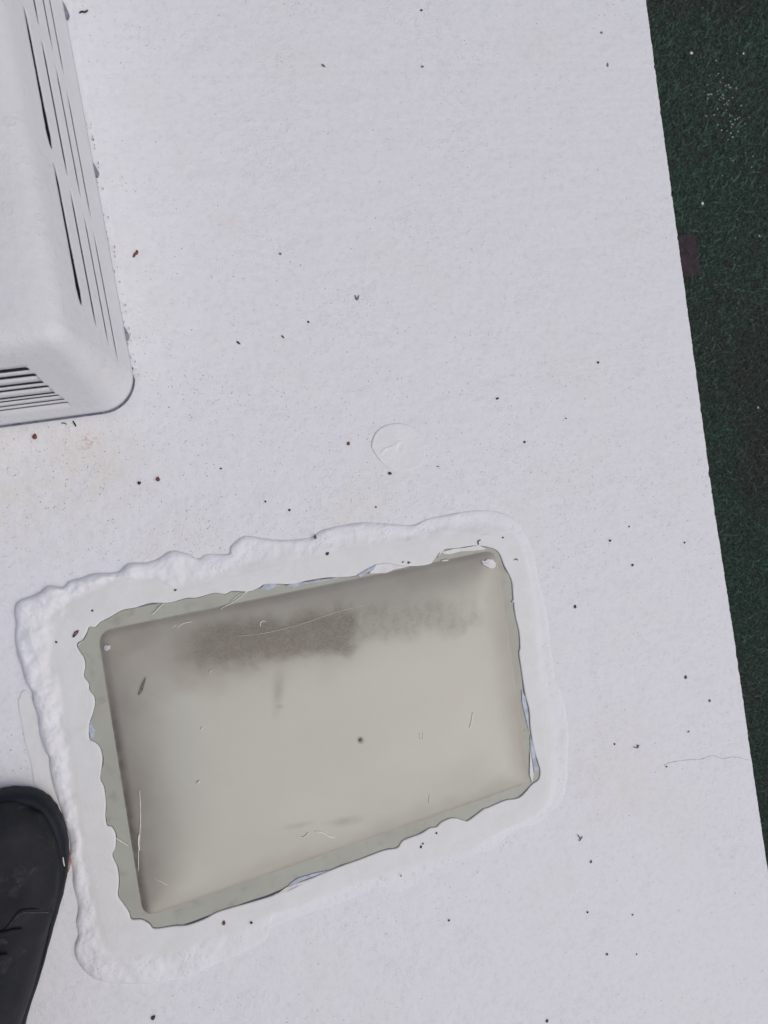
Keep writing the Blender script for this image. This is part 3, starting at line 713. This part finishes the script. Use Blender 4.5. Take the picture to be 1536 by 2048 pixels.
# trouser leg
legc = toe-ax*.272-nr_*.030
secs = []
for i in range(26):
    t = i/25; z = .085+.50*t; rad = .060+.018*t+.003*math.sin(t*40)*(1-t)**2; cx, cy = legc[0]-.0*t, legc[1]-.02*t
    secs.append([(cx+rad*.92*math.cos(2*math.pi*j/28), cy+rad*1.1*math.sin(2*math.pi*j/28)+.002*math.sin(j*1.7+z*50), z+.01*math.sin(2*math.pi*j/28+.5)*(1-t)) for j in range(28)])
loft('trouser_leg', secs, M_denim, pers)
for k_ in range(26):   # stitches along the toe seam
    t_ = k_/25; a_ = onshoe((4+90*t_, 1868-49*math.sin(min(1, t_*1.9)*math.pi/2)+6)); b_ = onshoe((6.5+90*t_, 1867-49*math.sin(min(1, t_*1.9)*math.pi/2)+6))
    shoepart(tube('stitch', [a_+[0, 0, .0005], b_+[0, 0, .0005]], .0004, M_grey, None, 4, 1, 1))
# small red rubber heel mark peeking beside the sole
child(slab('red_sole_edge', [P(p, .004)[:2] for p in [(136,1705),(140,1710),(142,1722),(140,1736),(137,1744),(134,1740),(134,1712)]], .001, .005, M_sock), pers)

# ------------------------------------------------------------------ litter on the roof
RINGTX = None
def surf(p):
    """height of roof, sealant or skylight under a picture point"""
    q = P(p, .003); v = q[:2]-RC; th = math.atan2(v[1], v[0]); r = np.hypot(*v); i = int((th+math.pi)/(2*math.pi)*NA) % NA
    if r < rI[i]-.001:
        return ondome(p)
    if r < rO[i]: 
        u = (rO[i]-r)/(rO[i]-rM[i]+1e-6); return P(p, .0036 if u > .4 else .0045)
    return P(p, 0)
def seed_mesh(name, L_, W_, mat, kind='husk'):
    bm = bmesh.new(); bmesh.ops.create_icosphere(bm, subdivisions=2, radius=1)
    for v in bm.verts:
        x, y, z = v.co; tpr = 1-.45*x-.25*x*x
        n_ = 1+.16*noise.noise(Vector((x*2, y*2, z*2+L_*1e4)))
        v.co = Vector((x*L_*.5, y*W_*.5*tpr*n_, z*W_*.32*tpr*n_))
    me = bpy.data.meshes.new(name); bm.to_mesh(me); bm.free(); me.materials.append(mat)
    me.polygons.foreach_set('use_smooth', [True]*len(me.polygons)); return me
def seed(p, L_, W_, ang, mat, label, name='seed', cat='seed', group='seed husks and bits scattered on the white roof'):
    q = surf(p); o = bpy.data.objects.new(name, seed_mesh(name, L_, W_, mat)); COL.objects.link(o)
    o.location = (q[0], q[1], q[2]+W_*.27); o.rotation_euler = (random.uniform(-.2, .2), random.uniform(-.1, .1), ang)
    tag(o, label, cat, group); return o
mm = .001
seeds = [
 ((70,873),6.0,4.6,1.2,M_seed,'largest plump reddish brown seed, below the left end of the vent cover front'),
 ((316,958),5.2,4.2,1.4,M_seed,'reddish brown seed right of a black one, below the vent cover corner'),
 ((279,966),4.0,3.4,.4,M_black,'black seed left of a reddish one, below the vent cover corner'),
 ((477,686),5.6,2.2,-.8,M_seedd,'thin dark slanting husk level with the lower vent slots, left one of two'),
 ((566,674),4.6,2.0,-.9,M_seed,'thin reddish slanting husk level with the lower vent slots, right one of two'),
 ((561,508),3.2,2.6,.2,M_tan,'small tan seed right of the vent cover in the upper half of the roof'),
 ((697,887),4.6,3.6,.9,M_seed,'reddish seed just left of the round sealant dab'),
 ((780,947),4.8,3.6,-.3,M_seedd,'dark red seed touching the lower rim of the round sealant dab'),
 ((630,1073),6.0,2.8,1.6,M_seed,'pointed reddish husk on the outer edge of the sealant above the skylight'),
 ((655,1107),4.6,3.2,.5,M_seedd,'curled dark husk on the sealant above the skylight'),
 ((1049,884),3.4,2.8,.6,M_seed,'small red seed right of the round sealant dab, towards the roof edge'),
 ((1132,837),2.8,1.8,.1,M_tan,'tiny tan bit highest right of the round sealant dab'),
 ((995,797),4.6,2.4,.1,M_black,'black bit on bare roof up and right of the round sealant dab'),
 ((876,933),4.0,1.4,0,M_tan,'thin tan splinter just right of the round sealant dab'),
 ((1220,1081),3.4,2.8,.3,M_seedd,'small dark seed right of the upper right sealant corner'),
 ((1258,1053),2.6,2.0,.9,M_seed,'tiny red seed near the roof edge, above its darker neighbour'),
 ((1265,1130),4.0,3.0,.5,M_seed,'reddish seed near the roof edge level with the top of the skylight'),
 ((1150,1213),4.8,3.4,1.2,M_seed,'plump reddish seed right of the sealant frame, level with the dirty smudge'),
 ((1371,1354),5.2,3.2,1.1,M_seed,'bright reddish seed close to the roof edge, level with the middle of the skylight'),
 ((1419,1401),4.2,2.8,1.2,M_grey,'grey bit nearest the roof edge, lower right of a red seed'),
 ((1377,1463),4.0,1.8,.3,M_grey,'small flat grey bit close to the roof edge above the hairline crack'),
 ((1369,1085),2.8,2.4,.2,M_black,'small black bit close to the roof edge level with the sealant top'),
 ((1182,1723),4.2,2.8,1.0,M_grey,'fuzzy grey bit on bare roof right of the bottom of the sealant frame'),
 ((846,1687),2.8,2.2,.3,M_grey,'small grey bit, upper one of a touching pair below the skylight'),
 ((842,1693),3.8,2.4,1.2,M_black,'black bit, lower one of a touching pair below the skylight'),
 ((873,1666),2.4,2.2,0,M_black,'round black grain below the skylight, above a touching pair'),
 ((802,1751),2.4,2.0,.8,M_grey,'tiny grey grain on the sealant below the touching pair'),
 ((448,1845),5.2,3.4,1.2,M_seed,'reddish seed on the sealant below the bottom left of the skylight'),
 ((503,1845),3.0,2.6,.1,M_black,'black grain right of a reddish seed on the bottom sealant'),
 ((898,1840),2.8,2.4,1.0,M_black,'black grain alone on the lower roof between sealant and bottom of the picture'),
 ((1214,1908),3.6,3.0,.6,M_tan,'light brown grain at the lower right of the roof'),
 ((1273,1908),2.4,2.0,.6,M_grey,'pale tiny grain at the lower right of the roof'),
 ((1175,1824),2.8,2.4,.4,M_black,'dark grain, left one of two level grains at the lower right'),
 ((1265,1829),2.8,2.2,.4,M_grey,'dark grey grain, right one of two level grains at the lower right'),
 ((307,2034),5.4,4.0,.5,M_seedd,'plump dark red seed at the bottom edge right of the shoe'),
 ((1094,2041),4.6,3.2,.9,M_seed,'reddish seed at the bottom edge on the right'),
 ((1229,1488),2.6,2.4,0,M_black,'round black grain left of a small sprig by the roof crack'),
 ((1333,1533),2.8,2.2,.2,M_grey,'grey grain lying at the left end of the hairline roof crack'),
 ((647,132),5.2,2.4,-.7,M_grey,'slanting grey brown husk near the top of the roof, left one of two'),
 ((845,134),3.4,2.6,-.3,M_tan,'dull brown husk near the top of the roof, right one of two'),
 ((843,21),3.2,2.4,0,M_seedd,'dark bit at the very top of the roof in the middle'),
 ((1203,66),3.4,2.6,-.5,M_grey,'grey bit near the top right roof corner, upper one'),
 ((1215,130),5.4,2.2,1.5,M_grey,'upright thin grey husk near the top right roof corner, lower one'),
 ((1196,725),3.4,2.8,.6,M_seedd,'dark seed between the roof middle and the roof edge'),
 ((617,644),2.6,2.4,0,M_black,'round black grain in the middle of the upper roof'),
 ((721,1480),3.4,3.0,1.0,M_tan,'brown seed in the middle of the skylight dome'),
 ((278,1241+0),2.4,2.0,.2,M_black,'black grain on the sealant beside the upper left of the skylight') if False else ((351,1180),3.0,2.0,0,M_black,'black grain on the inner sealant above the upper left of the skylight'),
 ((185,1221),2.4,2.0,1.0,M_black,'black grain on the sealant at its upper left corner'),
 ((113,1284),2.2,2.2,0,M_black,'tiny black grain on the thick left corner of the sealant'),
 ((531,1003),2.4,2.2,0,M_black,'black grain on bare roof above the step in the sealant, upper one'),
 ((579,1020),3.0,2.6,.4,M_black,'black grain on bare roof above the step in the sealant, right one'),
 ((442,937),2.6,1.8,.3,M_black,'dark grain between the vent cover corner and the round dab'),
 ((752,1014),2.2,2.0,.3,M_black,'small black grain below the round sealant dab'),
 ((806,1124),2.4,1.8,.3,M_seedd,'tiny curled bit on the inner sealant, upper one of two above the skylight'),
 ((1123,1030+0),2.0,1.8,.3,M_black,'black speck on sealant right of the upper right corner') if False else ((1006,1075),2.4,2.0,.3,M_black,'black grain on the sealant at the upper right corner of the skylight'),
]
for p, L_, W_, ang_, mt, lb in seeds:
    nm = 'seed' if mt in (M_seed, M_seedd, M_tan) else 'grit_grain'
    seed(p, L_*mm, W_*mm, ang_, mt, lb, nm, 'seed' if nm == 'seed' else 'grit')
def twig(p_list, r, mat, label, name='twig', cat='twig', lift=.0008):
    c_ = [surf(p)+[0, 0, lift] for p in p_list]; o0 = np.array(c_[0])
    o = tube(name, [q-o0 for q in c_], r, mat, None, 6, .8); o.location = tuple(o0); tag(o, label, cat); return o
twig([(267,515),(270,509),(274,506),(274,501)], .0014, M_seed, 'bent reddish brown husk right of the vent cover lower slots', 'seed', 'seed')
twig([(159,27),(164,24),(170,25),(176,21)], .0010, M_black, 'wavy black husk at the top beside the vent cover', 'seed', 'seed')
twig([(710,591),(714,600),(717,592)], .0009, M_tan, 'small V-shaped brown twig in the middle of the upper roof')
twig([(146,842),(150,849),(152,853)], .0008, M_black, 'short black twig under the front edge of the vent cover', )
twig([(123,848),(128,846),(134,849)], .0006, M_grey, 'thin curved grey twig left of a short black one under the vent cover')
twig([(957,1090),(956,1083),(961,1080)], .0007, M_seed, 'tiny red curl at the upper right inner edge of the sealant')
twig([(817,1128),(816,1124),(821,1125)], .0006, M_seedd, 'tiny dark curl on the inner sealant, lower one of two above the skylight')
twig([(147,1271),(151,1264),(158,1261)], .0008, M_seed, 'curled reddish husk at the upper left inner edge of the sealant', 'seed', 'seed')
twig([(146,1270),(147,1274),(153,1268),(157,1263)], .0006, M_seedd, 'dark rim of the curled husk at the upper left inner sealant edge', 'seed', 'seed')
twig([(1028,1120),(1033,1118),(1035,1121)], .0006, M_grey, 'thin grey curl on the sealant right of the upper right corner')
for base, arms, lb in (((1275,1496), [((1267,1494),), ((1274,1489),), ((1277,1489),)], 'small three-pronged dark sprig near the roof edge above the crack'), ((1161,1678), [((1155,1669),), ((1164,1672),), ((1157,1681),)], 'small feathery brown sprig right of the lower sealant corner')):
    q0 = surf(base); sp_ = empty('sprig', tuple(q0)); tag(sp_, lb, 'twig')
    for a_ in arms:
        child(tube('prong', [q0+[0, 0, .001], surf(a_[0])+[0, 0, .0015]], .0006, M_grey, None, 5), sp_)
# dust: countless tiny grains
V = []; Fc = []
def grain(x, y, z, r, l_=1.):
    b0 = len(V); a0 = random.random()*6.3; c_, s_ = math.cos(a0), math.sin(a0)
    for dx, dy in ((-1, -.6), (1, -.7), (1.1, .6), (-.8, .8)):
        X_, Y_ = dx*r*l_, dy*r; V.append((x+X_*c_-Y_*s_, y+X_*s_+Y_*c_, z))
    V.append((x, y, z+r*.8)); Fc.extend([(b0, b0+1, b0+4), (b0+1, b0+2, b0+4), (b0+2, b0+3, b0+4), (b0+3, b0, b0+4)])
cnt = 0
while cnt < 3200:
    p = (random.uniform(-30, 1540), random.uniform(-20, 2060)); q = P(p)
    if q[0] > .66 or (q[0] < xr+.004 and q[1] > yf-.006): continue
    v = q[:2]-RC; i = int((math.atan2(v[1], v[0])+math.pi)/(2*math.pi)*NA) % NA
    if np.hypot(*v) < rO[i]+.002: continue
    if p[0] < 150 and p[1] > 1560: continue
    dens = .18+.95*math.exp(-((p[1]-900-.05*p[0])/260)**2)+.5*math.exp(-((p[0]-150)/220)**2-((p[1]-930)/130)**2)+.5*fbm(q[0], q[1], 11, 3)
    if random.random() > dens: continue
    grain(q[0], q[1], .0001, random.choice([.00022, .00026, .0003, .0003, .00045]), random.uniform(1, 1.8)); cnt += 1
o = mesh('dust_grains', V, Fc, M_spk); tag(o, 'fine dark dust grains sprinkled over the white roof', 'dust', kind='stuff')
# hairline crack ridge in the coating near the edge
V = []; Fc = []
cr = catmull([P(p)[:2] for p in [(1328,1530),(1345,1524),(1372,1520),(1402,1518),(1425,1511),(1445,1517),(1468,1514),(1497,1520)]], 8, False)
for i, q in enumerate(cr):
    wdt = .0001+.0004*random.random(); V += [(q[0], q[1]-wdt, .0001), (q[0], q[1], .0004), (q[0], q[1]+wdt, .0001)]
for i in range(len(cr)-1):
    for j in range(2): a = i*3+j; Fc.append((a, a+1, a+4, a+3))
mesh('hairline_crack', V, Fc, plain('crack_tan', (.60, .54, .53), .8), roof)

# ------------------------------------------------------------------ lawn below the roof edge
nb = 330000
bx = np.r_[rng.uniform(2.2, 4.4, int(nb*.82)), rng.uniform(.75, 7.0, nb-int(nb*.82))]
by = np.r_[rng.uniform(-3.4, 3.1, int(nb*.82)), rng.uniform(-5, 5, nb-int(nb*.82))]
ok = ~((bx < 2.955) & (bx > 2.45) & (by > .70) & (by < .985) & (rng.random(nb) < .3)); bx, by = bx[ok], by[ok]; nb = len(bx)
tall = (rng.random(nb) < .015)
L_ = np.where(tall, rng.uniform(.05, .09, nb), rng.uniform(.011, .026, nb)); ang_ = rng.uniform(0, 2*math.pi, nb); wd = rng.uniform(.0009, .0018, nb)*np.where(tall, 1.1, 1)
lean = np.where(tall, rng.uniform(.7, 1.3, nb), rng.uniform(.3, 1.25, nb)); dx, dy = np.cos(ang_), np.sin(ang_); sx, sy = -dy*wd, dx*wd
hz = L_*np.cos(lean*.6)*.5; h1 = L_*np.sin(lean*.6)*.5
z0 = np.full(nb, GZ); co = np.zeros((nb, 5, 3), np.float32)
co[:, 0] = np.stack([bx-sx, by-sy, z0], -1); co[:, 1] = np.stack([bx+sx, by+sy, z0], -1)
mx, my, mz = bx+dx*h1, by+dy*h1, z0+hz
co[:, 2] = np.stack([mx+sx*.8, my+sy*.8, mz], -1); co[:, 3] = np.stack([mx-sx*.8, my-sy*.8, mz], -1)
cv = rng.normal(0, .25, nb)
tx_, ty_, tz_ = mx+(dx-dy*cv)*L_*.5*np.sin(lean), my+(dy+dx*cv)*L_*.5*np.sin(lean), mz+L_*.5*np.cos(lean)*.7
co[:, 4] = np.stack([tx_, ty_, tz_], -1)
me = bpy.data.meshes.new('grass'); me.vertices.add(nb*5); me.vertices.foreach_set('co', co.ravel())
base = (np.arange(nb)*5)[:, None]; lp = np.concatenate([base+[0, 1, 2, 3], base+[3, 2, 4]], 1).astype(np.int32)
me.loops.add(nb*7); me.loops.foreach_set('vertex_index', lp.ravel()); me.polygons.add(nb*2)
ls = (np.arange(nb)*7)[:, None]+[0, 4]; me.polygons.foreach_set('loop_start', ls.ravel().astype(np.int32))
me.update(); me.validate()
a = me.attributes.new('tone', 'FLOAT', 'POINT'); tn = np.where(tall, rng.uniform(.5, 1.0, nb), rng.random(nb)**1.5); a.data.foreach_set('value', np.repeat(tn, 5).astype(np.float32))
me.materials.append(M_grass); o = bpy.data.objects.new('grass', me); COL.objects.link(o)
tag(o, 'dark green lawn of fine grass blades far below the right roof edge', 'grass', kind='stuff')
pv = box('paver', (2.50, .73, GZ+.001), (2.945, .96, GZ+.014), M_pav, None, .006)
tag(pv, 'dark reddish brown slab in the grass peeking out beside the roof edge', 'paver')
def petal(p, r, label=None):
    q = P(p, GZ+.03); bm = bmesh.new(); bmesh.ops.create_icosphere(bm, subdivisions=1, radius=r)
    for v in bm.verts: v.co = Vector((v.co.x*(1+.3*random.random()), v.co.y*(1+.3*random.random()), v.co.z*.45))
    bmesh.ops.rotate(bm, verts=bm.verts, matrix=Matrix.Rotation(random.uniform(-.5, .5), 3, 'X'))
    me = bpy.data.meshes.new('petal'); bm.to_mesh(me); bm.free(); me.materials.append(M_pet)
    o = bpy.data.objects.new('petal', me); COL.objects.link(o); o.location = tuple(q)
    tag(o, label, 'petal', 'white petals fallen on the grass'); return o
for p, r, lb in (((1383,106),.0085,'brightest white petal on the grass near the top, close to the roof edge'), ((1405,407),.0070,'white petal close to the roof edge in long grass, above the reddish slab'),
                 ((1487,107),.0045,'small white petal near the top right of the grass'), ((1460,175),.0045,'small white petal alone above the cluster on the grass'), ((1519,472),.0045,'small white petal at the far right of the grass level with the reddish slab'), ((1516,815),.0045,'small white petal at the right of the grass below its middle')):
    petal(p, r, lb)
V = []; Fc = []
def pgrain(p, r):
    q = P(p, GZ+.032); b0 = len(V)
    for k_ in range(5): a0 = k_*1.2566+r*1e4; V.append((q[0]+r*math.cos(a0)*random.uniform(.6, 1.2), q[1]+r*math.sin(a0)*random.uniform(.6, 1.2), q[2]+random.uniform(-.002, .002)))
    V.append((q[0], q[1], q[2]+r*.5)); Fc.extend([(b0+k_, b0+(k_+1) % 5, b0+5) for k_ in range(5)])
for i in range(75):
    t = random.random(); pgrain((1425+60*t+random.gauss(0, 16), 150+150*t+random.gauss(0, 26)), random.uniform(.0016, .0036))
for i in range(60): pgrain((random.uniform(1400, 1536), random.uniform(0, 900)), random.uniform(.001, .0025))
tag(mesh('small_petals', V, Fc, M_pet), 'cluster of tiny white petals strewn over the grass at the upper right', 'petals', kind='stuff')
